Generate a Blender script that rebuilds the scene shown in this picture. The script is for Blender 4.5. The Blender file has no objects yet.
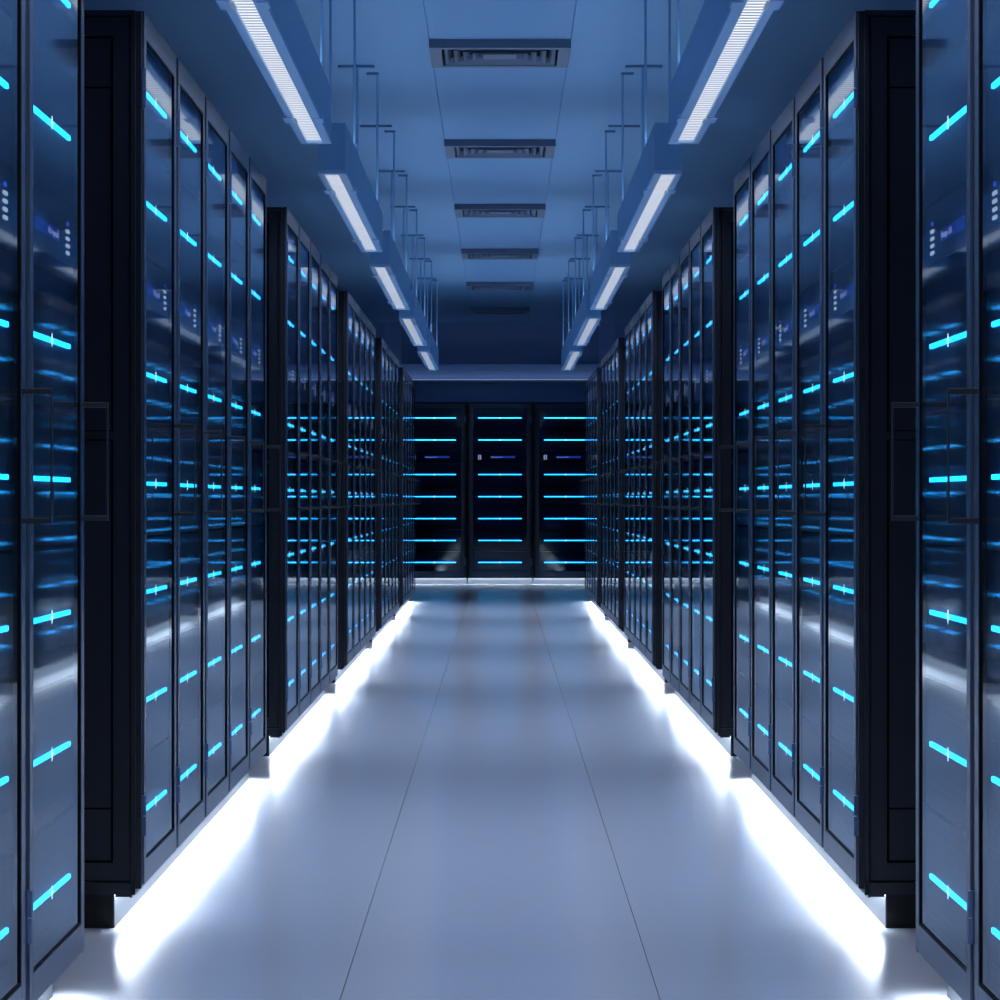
import bpy, bmesh, math
from mathutils import Vector, Matrix

C = bpy.context.scene.collection
PI = math.pi

# ------------------------------------------------------------------ materials
def principled(name, col, rough=0.5, metal=0.0, spec=0.5, emit=None, estr=0.0, noise=0.0, nscale=8.0, bump=0.0):
    m = bpy.data.materials.new(name); m.use_nodes = True
    nt = m.node_tree; b = nt.nodes['Principled BSDF']
    b.inputs['Base Color'].default_value = (*col, 1)
    b.inputs['Roughness'].default_value = rough
    b.inputs['Metallic'].default_value = metal
    b.inputs['Specular IOR Level'].default_value = spec
    if emit:
        b.inputs['Emission Color'].default_value = (*emit, 1)
        b.inputs['Emission Strength'].default_value = estr
    if noise:
        tc = nt.nodes.new('ShaderNodeTexCoord'); n = nt.nodes.new('ShaderNodeTexNoise')
        n.inputs['Scale'].default_value = nscale; n.inputs['Detail'].default_value = 4
        nt.links.new(tc.outputs['Object'], n.inputs['Vector'])
        mx = nt.nodes.new('ShaderNodeMix'); mx.data_type = 'RGBA'
        mx.inputs['A'].default_value = (*[c * (1 - noise) for c in col], 1)
        mx.inputs['B'].default_value = (*[min(1, c * (1 + noise)) for c in col], 1)
        nt.links.new(n.outputs['Fac'], mx.inputs['Factor'])
        nt.links.new(mx.outputs['Result'], b.inputs['Base Color'])
        if bump:
            bp = nt.nodes.new('ShaderNodeBump'); bp.inputs['Strength'].default_value = bump
            nt.links.new(n.outputs['Fac'], bp.inputs['Height']); nt.links.new(bp.outputs['Normal'], b.inputs['Normal'])
    return m

def emitter(name, col, strength, sample=True):
    m = bpy.data.materials.new(name); m.use_nodes = True
    nt = m.node_tree; nt.nodes.clear()
    e = nt.nodes.new('ShaderNodeEmission'); o = nt.nodes.new('ShaderNodeOutputMaterial')
    e.inputs['Color'].default_value = (*col, 1); e.inputs['Strength'].default_value = strength
    nt.links.new(e.outputs[0], o.inputs['Surface'])
    m.cycles.emission_sampling = 'AUTO' if sample else 'NONE'
    return m

def glass_mat():
    m = bpy.data.materials.new('tinted_door_glass'); m.use_nodes = True
    nt = m.node_tree; nt.nodes.clear()
    o = nt.nodes.new('ShaderNodeOutputMaterial'); mix = nt.nodes.new('ShaderNodeMixShader')
    t = nt.nodes.new('ShaderNodeBsdfTransparent'); g = nt.nodes.new('ShaderNodeBsdfGlossy')
    t.inputs['Color'].default_value = (0.93, 0.96, 1, 1)
    g.inputs['Color'].default_value = (0.84, 0.93, 1, 1); g.inputs['Roughness'].default_value = GLASS_ROUGH
    f = nt.nodes.new('ShaderNodeFresnel'); f.inputs['IOR'].default_value = 1.8
    geo = nt.nodes.new('ShaderNodeNewGeometry'); inv = nt.nodes.new('ShaderNodeMath'); inv.operation = 'SUBTRACT'
    inv.inputs[0].default_value = 1; nt.links.new(geo.outputs['Backfacing'], inv.inputs[1])
    mul = nt.nodes.new('ShaderNodeMath'); mul.operation = 'MULTIPLY'
    nt.links.new(f.outputs[0], mul.inputs[0]); nt.links.new(inv.outputs[0], mul.inputs[1])
    nt.links.new(mul.outputs[0], mix.inputs[0]); nt.links.new(t.outputs[0], mix.inputs[1])
    nt.links.new(g.outputs[0], mix.inputs[2]); nt.links.new(mix.outputs[0], o.inputs['Surface'])
    return m

GLASS_ROUGH = 0.038
M = {}
M['floor'] = principled('pale_epoxy_floor', (0.64, 0.66, 0.72), rough=0.175, spec=0.85, noise=0.03, nscale=1.5)
M['subfloor'] = principled('subfloor', (0.02, 0.025, 0.035), rough=0.9)
M['ceiling'] = principled('blue_ceiling_paint', (0.21, 0.40, 0.64), rough=0.7, spec=0.2, noise=0.03, nscale=0.6)
M['wall'] = principled('navy_wall_paint', (0.11, 0.21, 0.45), rough=0.6, spec=0.3, noise=0.04, nscale=1.2)
M['bulkhead'] = principled('grey_blue_bulkhead_paint', (0.36, 0.48, 0.72), rough=0.6, noise=0.03, nscale=1.0)
M['ledge'] = emitter('added_ledge_glow', (0.40, 0.60, 1.0), 1.6)  # added glow for lighting the bulkhead from below
M['wall_trim'] = principled('slate_blue_trim', (0.42, 0.58, 0.85), rough=0.5, noise=0.03, nscale=1.0)
M['rail'] = principled('pale_rail', (0.80, 0.86, 0.95), rough=0.35)
M['cab'] = principled('black_cabinet_paint', (0.014, 0.019, 0.029), rough=0.5, spec=0.35, noise=0.1, nscale=3)
M['groove_shade'] = principled('painted_groove_shade', (0.002, 0.002, 0.003), rough=0.9, spec=0.1)
M['frame'] = principled('blue_black_door_frame', (0.05, 0.072, 0.120), rough=0.27, spec=0.6)
M['gasket'] = principled('black_gasket', (0.002, 0.0025, 0.004), rough=0.8, spec=0.15)
M['hinge'] = principled('hinge_steel', (0.10, 0.15, 0.26), rough=0.35, metal=0.6)
M['handle'] = principled('handle_black', (0.014, 0.015, 0.019), rough=0.45)
M['server'] = principled('navy_server_front', (0.006, 0.016, 0.045), rough=0.5, spec=0.2)
M['kick'] = principled('white_kick_plate', (0.028, 0.033, 0.042), rough=0.5)
M['plinth'] = principled('plinth_black', (0.007, 0.008, 0.010), rough=0.6, spec=0.3)
M['housing'] = principled('blue_light_housing', (0.24, 0.48, 0.76), rough=0.5, spec=0.35, noise=0.02, nscale=2)
M['lip'] = principled('light_rim', (0.38, 0.60, 0.85), rough=0.45)
M['louvre'] = principled('louvre_white', (0.75, 0.77, 0.80), rough=0.4)
M['rod'] = principled('blue_rod', (0.21, 0.44, 0.74), rough=0.4)
M['mount'] = principled('mount_shadow_blue', (0.09, 0.21, 0.40), rough=0.5)
M['vent'] = principled('vent_slate', (0.085, 0.13, 0.22), rough=0.5)
M['glass'] = glass_mat()
M['strip'] = emitter('floor_strip_light', (0.74, 0.86, 1.0), 55.0)
M['panel'] = emitter('ceiling_panel_light', (0.86, 0.90, 1.0), 1.18)
M['added_uplight'] = emitter('added_ceiling_wash', (0.62, 0.80, 1.0), 6.0)
M['led'] = emitter('cyan_led', (0.010, 0.41, 1.0), 6.6, False)
M['star'] = emitter('white_led', (0.5, 0.9, 1.0), 4.0, False)
M['screen'] = emitter('blue_screen', (0.012, 0.05, 0.42), 0.65, False)
M['ink'] = emitter('screen_text', (0.5, 0.6, 1.0), 0.6, False)
M['dot'] = emitter('white_status_led', (0.6, 0.78, 1.0), 0.85, False)
M['bluedot'] = emitter('blue_status_led', (0.03, 0.08, 0.9), 1.0, False)

# ------------------------------------------------------------------ mesh helpers
class MB:
    def __init__(s): s.bm = bmesh.new()
    def box(s, x0, x1, y0, y1, z0, z1, bev=0.0):
        t = bmesh.new()
        vs = [t.verts.new((x, y, z)) for x in sorted((x0, x1)) for y in sorted((y0, y1)) for z in sorted((z0, z1))]
        for f in ((0, 1, 3, 2), (4, 6, 7, 5), (0, 4, 5, 1), (2, 3, 7, 6), (0, 2, 6, 4), (1, 5, 7, 3)):
            t.faces.new([vs[i] for i in f])
        if bev: bmesh.ops.bevel(t, geom=t.edges[:], offset=bev, segments=2, profile=0.6, affect='EDGES')
        bmesh.ops.recalc_face_normals(t, faces=t.faces[:])
        me = bpy.data.meshes.new('t'); t.to_mesh(me); t.free(); s.bm.from_mesh(me); bpy.data.meshes.remove(me)
        return s
    def prism(s, pts, axis, a, b):
        """pts: 2-D outline, extruded along axis 0/1/2 from a to b"""
        def mk(p, c):
            if axis == 0: return (c, p[0], p[1])
            if axis == 1: return (p[0], c, p[1])
            return (p[0], p[1], c)
        t = bmesh.new()
        A = [t.verts.new(mk(p, a)) for p in pts]; B = [t.verts.new(mk(p, b)) for p in pts]
        t.faces.new(A); t.faces.new(B[::-1])
        n = len(pts)
        for i in range(n): t.faces.new((A[i], B[i], B[(i + 1) % n], A[(i + 1) % n]))
        bmesh.ops.recalc_face_normals(t, faces=t.faces[:])
        me = bpy.data.meshes.new('t'); t.to_mesh(me); t.free(); s.bm.from_mesh(me); bpy.data.meshes.remove(me)
        return s
    def cyl(s, x, y, z0, z1, r, n=14):
        return s.prism([(x + r * math.cos(2 * PI * i / n), y + r * math.sin(2 * PI * i / n)) for i in range(n)], 2, z0, z1)
    def quad(s, *p):
        s.bm.faces.new([s.bm.verts.new(q) for q in p]); return s
    def mirror(s):
        for v in s.bm.verts: v.co.x = -v.co.x
        bmesh.ops.reverse_faces(s.bm, faces=s.bm.faces[:]); return s
    def build(s, name, mat, parent=None, label=None):
        me = bpy.data.meshes.new(name); s.bm.to_mesh(me); s.bm.free()
        me.materials.append(M[mat]); o = bpy.data.objects.new(name, me); C.objects.link(o)
        if parent: o.parent = parent
        if label: o['label'] = label
        return o

def empty(name, label, cat, group=None, loc=(0, 0, 0), rz=0.0):
    o = bpy.data.objects.new(name, None); C.objects.link(o); o.empty_display_size = 0.1
    o.location = loc; o.rotation_euler = (0, 0, rz)
    o['label'] = label; o['category'] = cat
    if group: o['group'] = group
    return o

def structure(o): o['kind'] = 'structure'; return o

def dup(root, loc, rz, label):
    """copy a thing, its parts and their sub-parts (shared mesh data)"""
    r = root.copy(); C.objects.link(r); r.location = loc; r.rotation_euler = (0, 0, rz); r['label'] = label
    for ch in list(root.children):
        c = ch.copy(); C.objects.link(c); c.parent = r
        for g in list(ch.children):
            d = g.copy(); C.objects.link(d); d.parent = c
    return r

# ------------------------------------------------------------------ measures (metres; eye 0.96 above the floor)
EYE = 0.96
W = 0.80            # half the aisle: plane of the rack doors
PITCH = 0.7394      # one rack
K = 0.961           # everything overhead is built at one scale and shrunk by this
CEIL0 = 3.01; CEIL = EYE + (CEIL0 - EYE) * K
BLOCK0, PERIOD, NR = 6.947, 4.664, 5
Y_BACK_RACK, Y_WALL, Y_SOFFIT = 35.3, 36.4, 34.4
LEDH = [0.935, 0.684, 0.290, 0.038, -0.212, -0.461, -0.711]

# ------------------------------------------------------------------ the rack
TEXT_MESH = None
def text_mesh():
    cu = bpy.data.curves.new('lettering', 'FONT'); cu.body = 'Storage Cell'; cu.size = 0.0175
    cu.align_x = 'LEFT'; cu.extrude = 0.0003
    o = bpy.data.objects.new('lettering_tmp', cu); C.objects.link(o)
    bpy.context.view_layer.update()
    dg = bpy.context.evaluated_depsgraph_get()
    me = bpy.data.meshes.new_from_object(o.evaluated_get(dg))
    bpy.data.objects.remove(o); bpy.data.curves.remove(cu)
    # text lies in xy: stand it up in xz
    for v in me.vertices: v.co = Vector((v.co.x * 1.5, -v.co.z, v.co.y))
    return me

def make_rack(m, depth, panel_side=0, label=''):
    """front at local y=0 facing -y, origin on the floor. m=1: hinges at +x; m=-1: the mirror image.
    panel_side: +1 / -1 puts the detailed end panel on that local x side."""
    root = empty('server_rack', label, 'server rack', 'glass fronted server racks along the aisle and across its end')
    h = PITCH / 2
    def B(mb, *a, **k):
        if m < 0: mb.mirror()
        return mb.build(*a, **k)
    zt, zb = 2.056, 0.077
    # cabinet: open fronted shell
    mb = MB(); hw = h - 0.002; w0 = h - 0.024; d = depth; t = 0.020; y0 = 0.0165
    mb.box(-hw, -hw + t, y0, d, zb, zt); mb.box(hw - t, hw, y0, d, zb, zt)
    mb.box(-hw + t, hw - t, y0, d, zt - t, zt); mb.box(-hw + t, hw - t, y0, d, zb, zb + t)
    mb.box(-hw + t, hw - t, d - t, d, zb + t, zt - t)
    mb.box(-hw, hw, 0.026, 0.029, zb - 0.009, zb + 0.002)   # valance hiding the light strip
    for sx in (-1, 1): mb.box(sx * hw, sx * (hw - 0.003), 0.029, 0.0625, zb - 0.007, zb + 0.002)   # its end caps
    for sx in (-1, 1):   # front flanges beside the door
        mb.box(sx * hw, sx * (w0 + 0.003), 0.0045, y0, zb + 0.012, zt)
    for sx in (-1, 1):   # mounting rails inside
        mb.box(sx * (hw - t), sx * (hw - t - 0.012), 0.10, 0.12, zb + t, zt - t)
    B(mb, 'cabinet', 'cab', root)
    # plinth with kick plate and the light strip above it
    p = B(MB().box(-hw, hw, 0.068, d - 0.04, 0.0, zb), 'plinth', 'plinth', root)
    B(MB().box(-h, h, 0.064, 0.068, 0.001, zb), 'kick_plate', 'kick', p, label='pale kick plate')
    st = MB().prism([(0.0305, zb), (0.062, zb), (0.062, zb - 0.005), (0.036, zb - 0.005), (0.0305, zb - 0.002)], 0, -hw + 0.004, hw - 0.004)
    B(st, 'light_strip', 'strip', root, label='white light strip shining down on the floor')
    # door frame
    w0 = h - 0.024; dz0, dz1 = 0.095, 2.060; sw = 0.043; fr = 0.0135
    mb = MB()
    mb.box(-w0, -w0 + sw, 0, fr, dz0, dz1, 0.0015); mb.box(w0 - sw, w0, 0, fr, dz0, dz1, 0.0015)
    mb.box(-w0 + sw - 0.001, w0 - sw + 0.001, 0.0, fr, dz1 - 0.058, dz1, 0.0015)
    mb.box(-w0 + sw - 0.001, w0 - sw + 0.001, 0.0, fr, dz0, dz0 + 0.054, 0.0015)
    door = B(mb, 'door', 'frame', root)
    # gasket lining the opening
    gx, g0, g1, gt = w0 - sw, dz0 + 0.054, dz1 - 0.058, 0.0035
    mb = MB()
    for sx in (-1, 1): mb.box(sx * gx, sx * (gx - gt), 0.0008, fr, g0, g1)
    mb.box(-gx, gx, 0.0008, fr, g0, g0 + gt); mb.box(-gx, gx, 0.0008, fr, g1 - gt, g1)
    B(mb, 'gasket', 'gasket', door, label='black gasket around the glass')
    B(MB().box(-gx + gt, gx - gt, 0.0038, 0.0068, g0 + gt, g1 - gt), 'glass_pane', 'glass', door)
    # handle: flat grip on two arms, on the stile away from the hinges
    hx = -(w0 - sw / 2 - 0.010); mb = MB()
    za, zc = EYE + 0.187, EYE - 0.040
    mb.box(hx - 0.0055, hx + 0.0055, -0.0475, 0.0005, za - 0.010, za, 0.001)
    mb.box(hx - 0.0055, hx + 0.0055, -0.0475, 0.0005, zc, zc + 0.010, 0.001)
    mb.box(hx - 0.0055, hx + 0.0055, -0.050, -0.0468, zc, za, 0.001)
    B(mb, 'handle', 'handle', door)
    # hinges in the joint
    for hz in (EYE + 0.878, EYE - 0.753):
        mb = MB(); mb.box(w0 - 0.006, h - 0.0005, -0.0005, 0.0040, hz + 0.004, hz + 0.086, 0.001)
        mb.cyl(h - 0.0075, 0.0, hz, hz + 0.043, 0.0065); mb.cyl(h - 0.0075, 0.0, hz + 0.046, hz + 0.09, 0.0065)
        B(mb, 'hinge', 'hinge', door, label='steel hinge')
    # servers
    uw = hw - t - 0.003; yf = 0.0175
    for hh in LEDH:
        z = EYE + hh; mb = MB()
        zlo, zhi = max(z - 0.121, zb + t + 0.004), min(z + 0.121, zt - t - 0.004)
        mb.box(-uw, uw, yf, 0.34, zlo, zhi)
        for s in (-1, 1):                                            # vent ribs above and below
            for k in range(3):
                zz = z + s * (0.060 + 0.018 * k)
                if zlo < zz - 0.005 and zz + 0.005 < zhi: mb.box(-uw + 0.05, uw - 0.05, yf - 0.0006, yf + 0.001, zz - 0.003, zz + 0.003)
        u = B(mb, 'server', 'server', root)
        # capsule shaped light bar
        r = 0.0044; L = 0.247
        pts = [(L - r + r * math.cos(a), z + r * math.sin(a)) for a in [(-90 + 22.5 * i) * PI / 180 for i in range(9)]]
        pts += [(-L + r + r * math.cos(a), z + r * math.sin(a)) for a in [(90 + 22.5 * i) * PI / 180 for i in range(9)]]
        B(MB().prism(pts, 1, 0.0125, yf), 'light_bar', 'led', u, label='glowing cyan light bar')
        pts = []
        for i in range(8):
            a = i * PI / 4; R = (0.0125 if i in (0, 4) else 0.0125) if i % 2 == 0 else 0.0040
            pts.append((R * math.cos(a), z + R * math.sin(a)))
        B(MB().prism(pts, 1, 0.0116, 0.0126), 'star_light', 'star', u, label='white star shaped light at the middle of the bar')
    # display unit
    z = EYE + 0.487; mb = MB()
    mb.box(-uw, uw, yf + 0.004, 0.34, z - 0.072, z + 0.072); mb.box(-uw + 0.03, uw - 0.03, yf, yf + 0.004, z - 0.04, z + 0.05)
    du = B(mb, 'display_unit', 'server', root)
    B(MB().box(-0.108, 0.170, yf - 0.003, yf, EYE + 0.478, EYE + 0.500), 'display', 'screen', du, label='blue display strip')
    global TEXT_MESH
    if TEXT_MESH is None: TEXT_MESH = text_mesh()
    me = TEXT_MESH.copy()
    for v in me.vertices: v.co += Vector((-0.100, yf - 0.0035, EYE + 0.4825))
    if m < 0:
        for v in me.vertices: v.co.x = -v.co.x
    me.materials.clear(); me.materials.append(M['ink'])
    o = bpy.data.objects.new('lettering', me); C.objects.link(o); o.parent = du
    for k in range(4):
        mb = MB(); zz = EYE + 0.466 + 0.0135 * k
        for cx in (-0.243, -0.221): mb.box(cx - 0.0068, cx + 0.0068, yf - 0.003, yf, zz - 0.0032, zz + 0.0032)
        B(mb, 'status_light', 'dot', du, label='small white status light')
    B(MB().box(-0.238, -0.226, yf - 0.003, yf, EYE + 0.5175, EYE + 0.5245), 'status_light', 'bluedot', du, label='small blue status light')
    # end panel with nested frames
    if panel_side:
        mb = MB(); s = panel_side; x0, x1 = s * (hw), s * (hw + 0.014)
        xb = s * (hw + 0.004); xm = s * (hw + 0.010)
        mb.box(x0, x1, 0.0165, 0.026, zb, zt, 0)                         # front edge
        mb.box(x0, x1, 0.0165, d, zt - 0.012, zt); mb.box(x0, x1, 0.0165, d, zb, 0.104)
        mb.box(x0, x1, d - 0.028, d, zb, zt)
        mb.box(x0, xm, 0.029, 0.066, 0.108, zt - 0.015); mb.box(x0, xm, d - 0.068, d - 0.031, 0.108, zt - 0.015)
        mb.box(x0, xm, 0.066, d - 0.068, 0.108, 0.147); mb.box(x0, xm, 0.066, d - 0.068, 2.000, zt - 0.015)
        mb.box(x0, xm, 0.066, d - 0.068, 1.096, 1.114)
        for a, b_ in ((0.153, 0.266), (0.271, 1.0935), (1.1165, 1.882), (1.887, 1.994)):
            mb.box(x0, xb, 0.072, d - 0.074, a, b_)
        sp = mb.build('side_panel', 'cab', root)
        MB().box(x0, s * (hw + 0.002), 0.028, d - 0.030, 0.105, zt - 0.013).build('groove_shade_sheet', 'groove_shade', sp, label='black sheet standing for shade in the side panel grooves')  # shade inside the grooves, painted as a black backing sheet
    return root

def ordinal(i): return ('first', 'second', 'third', 'fourth', 'fifth', 'sixth')[i]

def rack_label(side, b, i, n):
    blk = ('nearest', 'second', 'third', 'fourth', 'fifth', 'farthest')[b]
    if b == 0:
        w = ('cut off by the photo edge', 'beside the cross gap')[i]
        return f'closest glass-doored server rack in the {side} row, {w}, cyan bars' if i == 0 else f'tall glass-doored server rack second from the camera in the {side} row, before the gap'
    if i == 0: return f'server rack with black end panel showing, starting the {blk} block of the {side} row'
    if i == n - 1: return f'server rack closing the far end of the {blk} block in the {side} row'
    return f'glass-doored server rack, {ordinal(i)} of five in the {blk} block of the {side} row'

# blocks are placed in the world; local +y points away from the aisle
for side, sx, m in (('right', 1, 1), ('left', -1, -1)):
    rz = -PI / 2 if sx > 0 else PI / 2
    # local x -> world -Y (right) / +Y (left); the end panel faces the camera
    near = 1 if sx > 0 else -1
    plain = end = None
    for b in range(6):
        if b == 0: ys = [BLOCK0 - 0.957 - PITCH * 1.5, BLOCK0 - 0.957 - PITCH * 0.5]
        else: ys = [BLOCK0 + (b - 1) * PERIOD + PITCH * (i + 0.5) for i in range(NR)]
        for i, y in enumerate(ys):
            lab = rack_label(side, b, i, len(ys)); loc = (sx * W, y, 0)
            if b > 0 and i == 0:
                if end is None:
                    end = make_rack(m, 0.95, near, lab); end.location = loc; end.rotation_euler = (0, 0, rz)
                else: dup(end, loc, rz, lab)
            else:
                if plain is None:
                    plain = make_rack(m, 0.95, 0, lab); plain.location = loc; plain.rotation_euler = (0, 0, rz)
                else: dup(plain, loc, rz, lab)

BP = 0.7487
first = None
for k, wd in ((0, 'middle rack of the row across the end of the aisle, facing the camera'),
              (-1, 'rack left of the middle one across the end of the aisle, facing the camera'),
              (1, 'rack right of the middle one across the end of the aisle, facing the camera')):
    if first is None:
        first = make_rack(1, 0.95, 0, wd); first.location = (0, Y_BACK_RACK, 0)
    else: dup(first, (k * BP, Y_BACK_RACK, 0), 0, wd)

# ------------------------------------------------------------------ hanging linear lights
LH, LT = EYE + 1.228, EYE + 1.420
XI, XO = 0.580, 0.686
LAMP_W = 13.5
def shrink(root):
    done = set()
    for o in root.children_recursive:
        if o.type == 'LIGHT':
            o.location = (o.location.x * K, o.location.y * K, EYE + (o.location.z - EYE) * K); o.data.size *= K; o.data.size_y *= K
        elif o.data.name not in done:
            done.add(o.data.name)
            for v in o.data.vertices: v.co = Vector((v.co.x * K, v.co.y * K, EYE + (v.co.z - EYE) * K))

def make_light(L, sx, label):
    """origin at the near end, running +y; x is measured from the aisle axis"""
    root = empty('ceiling_light', label, 'ceiling light', 'hanging linear lights over the aisle')
    def bx(mb, x0, x1, *a, **k): mb.box(sx * x0, sx * x1, *a, **k)
    px0, px1, e = 0.609, 0.664, 0.045
    mb = MB()
    bx(mb, XI + 0.002, XO - 0.002, 0.0, L, LH + 0.012, LT, bev=0.002)
    hs = mb.build('housing', 'housing', root)
    up = MB()  # unseen emitters added above the housing to wash the ceiling
    for q in (0.030, 0.046, 0.062): up.prism([(sx * (XI + q), LT), (sx * (XI + q + 0.012), LT), (sx * (XI + q + 0.012), LT + 0.012)], 1, 0.12, L - 0.03)
    up.build('added_uplight', 'added_uplight', hs, label='unseen lamp added on top of the housing to brighten the ceiling')
    mb = MB()   # rim round the luminous panel
    bx(mb, XI, px0, 0, L, LH, LH + 0.013); bx(mb, px1, XO, 0, L, LH, LH + 0.013)
    bx(mb, px0, px1, 0, e, LH, LH + 0.013); bx(mb, px0, px1, L - e, L, LH, LH + 0.013)
    mb.build('rim', 'lip', root)
    mb = MB(); bx(mb, px0, px1, e, L - e, LH + 0.009, LH + 0.0115); pn = mb.build('light_panel', 'panel', root, label='glowing white light panel')
    # extra area lamp added to light the floor: cut off sideways as louvres do
    ld = bpy.data.lights.new('added_floor_lamp', 'AREA'); ld.shape = 'RECTANGLE'; ld.size = 0.05; ld.size_y = L - 0.12
    ld.energy = LAMP_W; ld.color = (0.70, 0.79, 1.0); ld.spread = math.radians(125)
    lo = bpy.data.objects.new('added_floor_lamp', ld); C.objects.link(lo); lo.parent = pn
    lo.location = (sx * (px0 + px1) / 2, L / 2, LH - 0.004)
    mb = MB(); n = int((L - 2 * e) / 0.045)
    for i in range(1, n):
        y = e + (L - 2 * e) * i / n; bx(mb, px0, px1, y - 0.006, y + 0.006, LH + 0.0062, LH + 0.0078)
    mb.build('louvre', 'louvre', root, label='white cross slats over the light panel')
    for yc in (L / 2 - 1.166, L / 2 + 1.166):
        mb = MB()
        bx(mb, XO - 0.02, XO + 0.012, yc - 0.07, yc + 0.07, LH - 0.003, LH + 0.012, bev=0.001)
        bx(mb, XO, XO + 0.006, yc - 0.04, yc + 0.04, LH + 0.005, LH + 0.05)
        bx(mb, XI - 0.008, XI + 0.02, yc - 0.05, yc + 0.05, LH - 0.003, LH + 0.012, bev=0.001)
        mb.build('bracket', 'lip', root)
        mb = MB(); bx(mb, px1 - 0.008, px1 + 0.004, yc - 0.05, yc + 0.05, LH - 0.004, LH + 0.001)
        mb.build('clip', 'louvre', root, label='small white clip')
        for xr, dy, a0, a1 in ((0.672, -0.05, 0.592, 0.765), (0.588, 0.20, 0.582, 0.640)):
            y = yc + dy
            mb = MB(); mb.cyl(sx * xr, y, LT - 0.002, CEIL0 - 0.012, 0.005, 10); mb.cyl(sx * xr, y, LT - 0.002, LT + 0.02, 0.009, 10)
            rd = mb.build('hanging_rod', 'rod', root)
            mb = MB(); bx(mb, a0, a1, y - 0.02, y + 0.02, CEIL0 - 0.012, CEIL0 - 0.001, bev=0.002)  # mount bar, widened and darkened to include its shadow on the ceiling
            mb.build('mount_and_shadow', 'mount', rd)
    return root

for sx, side in ((1, 'right'), (-1, 'left')):
    proto = None
    for b in range(6):
        y = (BLOCK0 - PERIOD) if b == 0 else BLOCK0 + (b - 1) * PERIOD
        y = y * K + 0.05
        lab = f'blue linear light on rods, {("closest overhead", "longest looking", "second", "third", "fourth", "farthest")[b]} of the {side} line'
        if b == 0: lab = f'blue linear light hanging above the camera end of the {side} row'
        if b == 1: lab = f'long blue louvred light at the top of the photo, {side} line'
        if b == 2: lab = f'blue linear light hanging next beyond the long louvred one, {side} line'
        if b == 3: lab = f'blue linear light hanging third along the visible {side} line'
        if b == 4: lab = f'blue linear light hanging last but one in the {side} line'
        if b == 5: lab = f'smallest and farthest blue linear light of the {side} line'
        if proto is None:
            proto = make_light(3.697, sx, lab); shrink(proto); proto.location = (0, y, 0)
        else: dup(proto, (0, y, 0), 0, lab)

# ------------------------------------------------------------------ ceiling vents
def make_vent(label):
    root = empty('ceiling_vent', label, 'air vent', 'square air vents down the middle of the ceiling')
    a = 0.3155; b = 0.262; H = 0.040
    mb = MB()
    mb.box(-a, a, -a, -b, CEIL0 - H, CEIL0 - 0.001, 0.0015); mb.box(-a, a, b, a, CEIL0 - H, CEIL0 - 0.001, 0.0015)
    mb.box(-a, -b, -b, b, CEIL0 - H, CEIL0 - 0.001, 0.0015); mb.box(b, a, -b, b, CEIL0 - H, CEIL0 - 0.001, 0.0015)
    mb.build('frame', 'vent', root)
    MB().box(-b, b, -b, b, CEIL0 - 0.004, CEIL0 - 0.001).build('backing', 'gasket', root, label='dark duct opening')
    for r in (0.238, 0.196, 0.154, 0.112):
        bm = MB(); prof = [(r - 0.014, CEIL0 - 0.004), (r - 0.010, CEIL0 - 0.016), (r - 0.002, CEIL0 - 0.027), (r + 0.012, CEIL0 - 0.035)]
        rings = []
        for th in (0, 0.0025):
            rings.append([[bm.bm.verts.new((q * sx_, q * sy_, z - th)) for sx_, sy_ in ((-1, -1), (1, -1), (1, 1), (-1, 1))] for q, z in prof])
        for R in rings:
            for j in range(3):
                for k in range(4): bm.bm.faces.new((R[j][k], R[j][(k + 1) % 4], R[j + 1][(k + 1) % 4], R[j + 1][k]))
        for j in (0, 3):
            for k in range(4): bm.bm.faces.new((rings[0][j][k], rings[0][j][(k + 1) % 4], rings[1][j][(k + 1) % 4], rings[1][j][k]))
        bmesh.ops.recalc_face_normals(bm.bm, faces=bm.bm.faces[:])
        bm.build('vane', 'vent', root)
    MB().box(-0.075, 0.075, -0.075, 0.075, CEIL0 - 0.036, CEIL0 - 0.005, 0.002).build('centre_plate', 'vent', root)
    return root
v0 = None
for k in range(6):
    y = (14.10 + 3.83 * k) * K
    lab = ('large square air vent at the top of the photo, nearest in the ceiling line',
           'square air vent directly behind the nearest one in the ceiling line',
           'square air vent third from the camera in the ceiling line',
           'square air vent fourth from the camera in the ceiling line',
           'square air vent last but one in the ceiling line',
           'smallest square air vent, closest to the far wall')[k]
    if v0 is None: v0 = make_vent(lab); shrink(v0); v0.location = (0, y, 0)
    else: dup(v0, (0, y, 0), 0, lab)

# ------------------------------------------------------------------ the room
XW, Y0 = 2.3, -2.0
mb = MB(); s = 0.3075; g = 0.0009
for a, b in ((-XW, -s - g), (-s + g, s - g), (s + g, XW)): mb.box(a, b, Y0, Y_WALL, -0.006, 0.0)
structure(mb.build('floor', 'floor'))
structure(MB().box(-XW - 0.1, XW + 0.1, Y0 - 0.1, Y_WALL + 0.1, -0.1, -0.006).build('floor_base', 'subfloor'))
mb = MB(); s = 0.314 * K; g = 0.0018
for a, b in ((-XW, -s - g), (-s + g, s - g), (s + g, XW)): mb.box(a, b, Y0, Y_WALL, CEIL, CEIL + 0.008)
mb.box(-XW - 0.1, XW + 0.1, Y0 - 0.1, Y_WALL + 0.1, CEIL + 0.008, CEIL + 0.1)
structure(mb.build('ceiling', 'ceiling'))
structure(MB().box(-XW - 0.1, -XW, Y0, Y_WALL, 0, CEIL).build('wall_left', 'wall'))
structure(MB().box(XW, XW + 0.1, Y0, Y_WALL, 0, CEIL).build('wall_right', 'wall'))
structure(MB().box(-XW, XW, Y0 - 0.1, Y0, 0, CEIL).build('wall_near', 'wall'))
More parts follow.
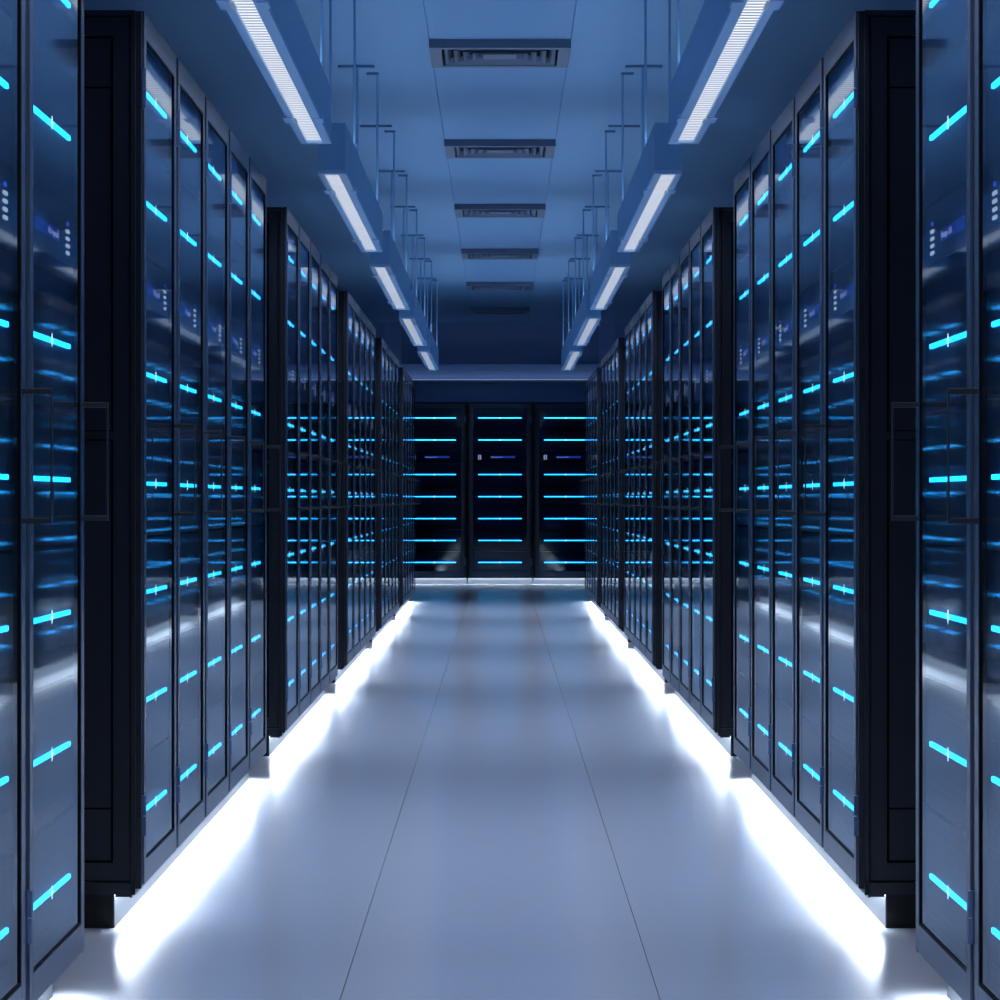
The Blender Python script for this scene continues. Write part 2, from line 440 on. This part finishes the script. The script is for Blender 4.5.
structure(MB().box(-XW, XW, Y_WALL, Y_WALL + 0.1, 0, CEIL).build('wall_far', 'wall'))
# bulkhead over the far racks: framed face with recessed panels
B0, B1 = EYE + 1.321, EYE + 1.509
structure(MB().box(-XW, XW, Y_SOFFIT + 0.08, Y_WALL, B0 + 0.02, CEIL).build('wall_bulkhead', 'bulkhead'))
structure(MB().box(-XW, XW, Y_SOFFIT, Y_SOFFIT + 0.08, B0, B1).build('trim_1', 'wall_trim'))
for n, sx in ((2, -1), (3, 1)):
    structure(MB().box(sx * 1.10, sx * 1.276, Y_SOFFIT, Y_SOFFIT + 0.08, B1, CEIL).build('trim_%d' % n, 'wall_trim'))
structure(MB().box(-XW, XW, Y_SOFFIT - 0.09, Y_SOFFIT, B0 - 0.012, B0 + 0.010).build('trim_4', 'rail'))
structure(MB().box(-XW, XW, Y_SOFFIT - 0.07, Y_SOFFIT - 0.04, B0 + 0.010, B0 + 0.013).build('trim_5', 'ledge'))   # unseen glowing strip added on the ledge to brighten the bulkhead face
structure(MB().box(-XW, XW, Y_BACK_RACK + 0.06, Y_WALL, 2.075, B0 + 0.02).build('trim_6', 'bulkhead'))   # closing panel over the rack tops

# ------------------------------------------------------------------ camera, world, colour
cam = bpy.data.cameras.new('camera'); co = bpy.data.objects.new('camera', cam); C.objects.link(co)
cam.sensor_width = 36; cam.lens = 3100 / 1000 * 36; cam.clip_start = 0.05; cam.clip_end = 200
co.location = (0, 0, EYE); co.rotation_euler = (PI / 2, 0, 0)
sc = bpy.context.scene; sc.camera = co
w = bpy.data.worlds.new('world'); sc.world = w; w.use_nodes = True
w.node_tree.nodes['Background'].inputs[0].default_value = (0.02, 0.04, 0.08, 1)
vs = sc.view_settings; vs.view_transform = 'Standard'; vs.look = 'None'; vs.exposure = 0.0; vs.gamma = 1.0; vs.use_curve_mapping = False
cy = sc.cycles
cy.max_bounces = 14; cy.diffuse_bounces = 5; cy.glossy_bounces = 10; cy.transparent_max_bounces = 24
cy.use_denoising = True; cy.sample_clamp_indirect = 6.0; cy.caustics_reflective = True; cy.blur_glossy = 0.3
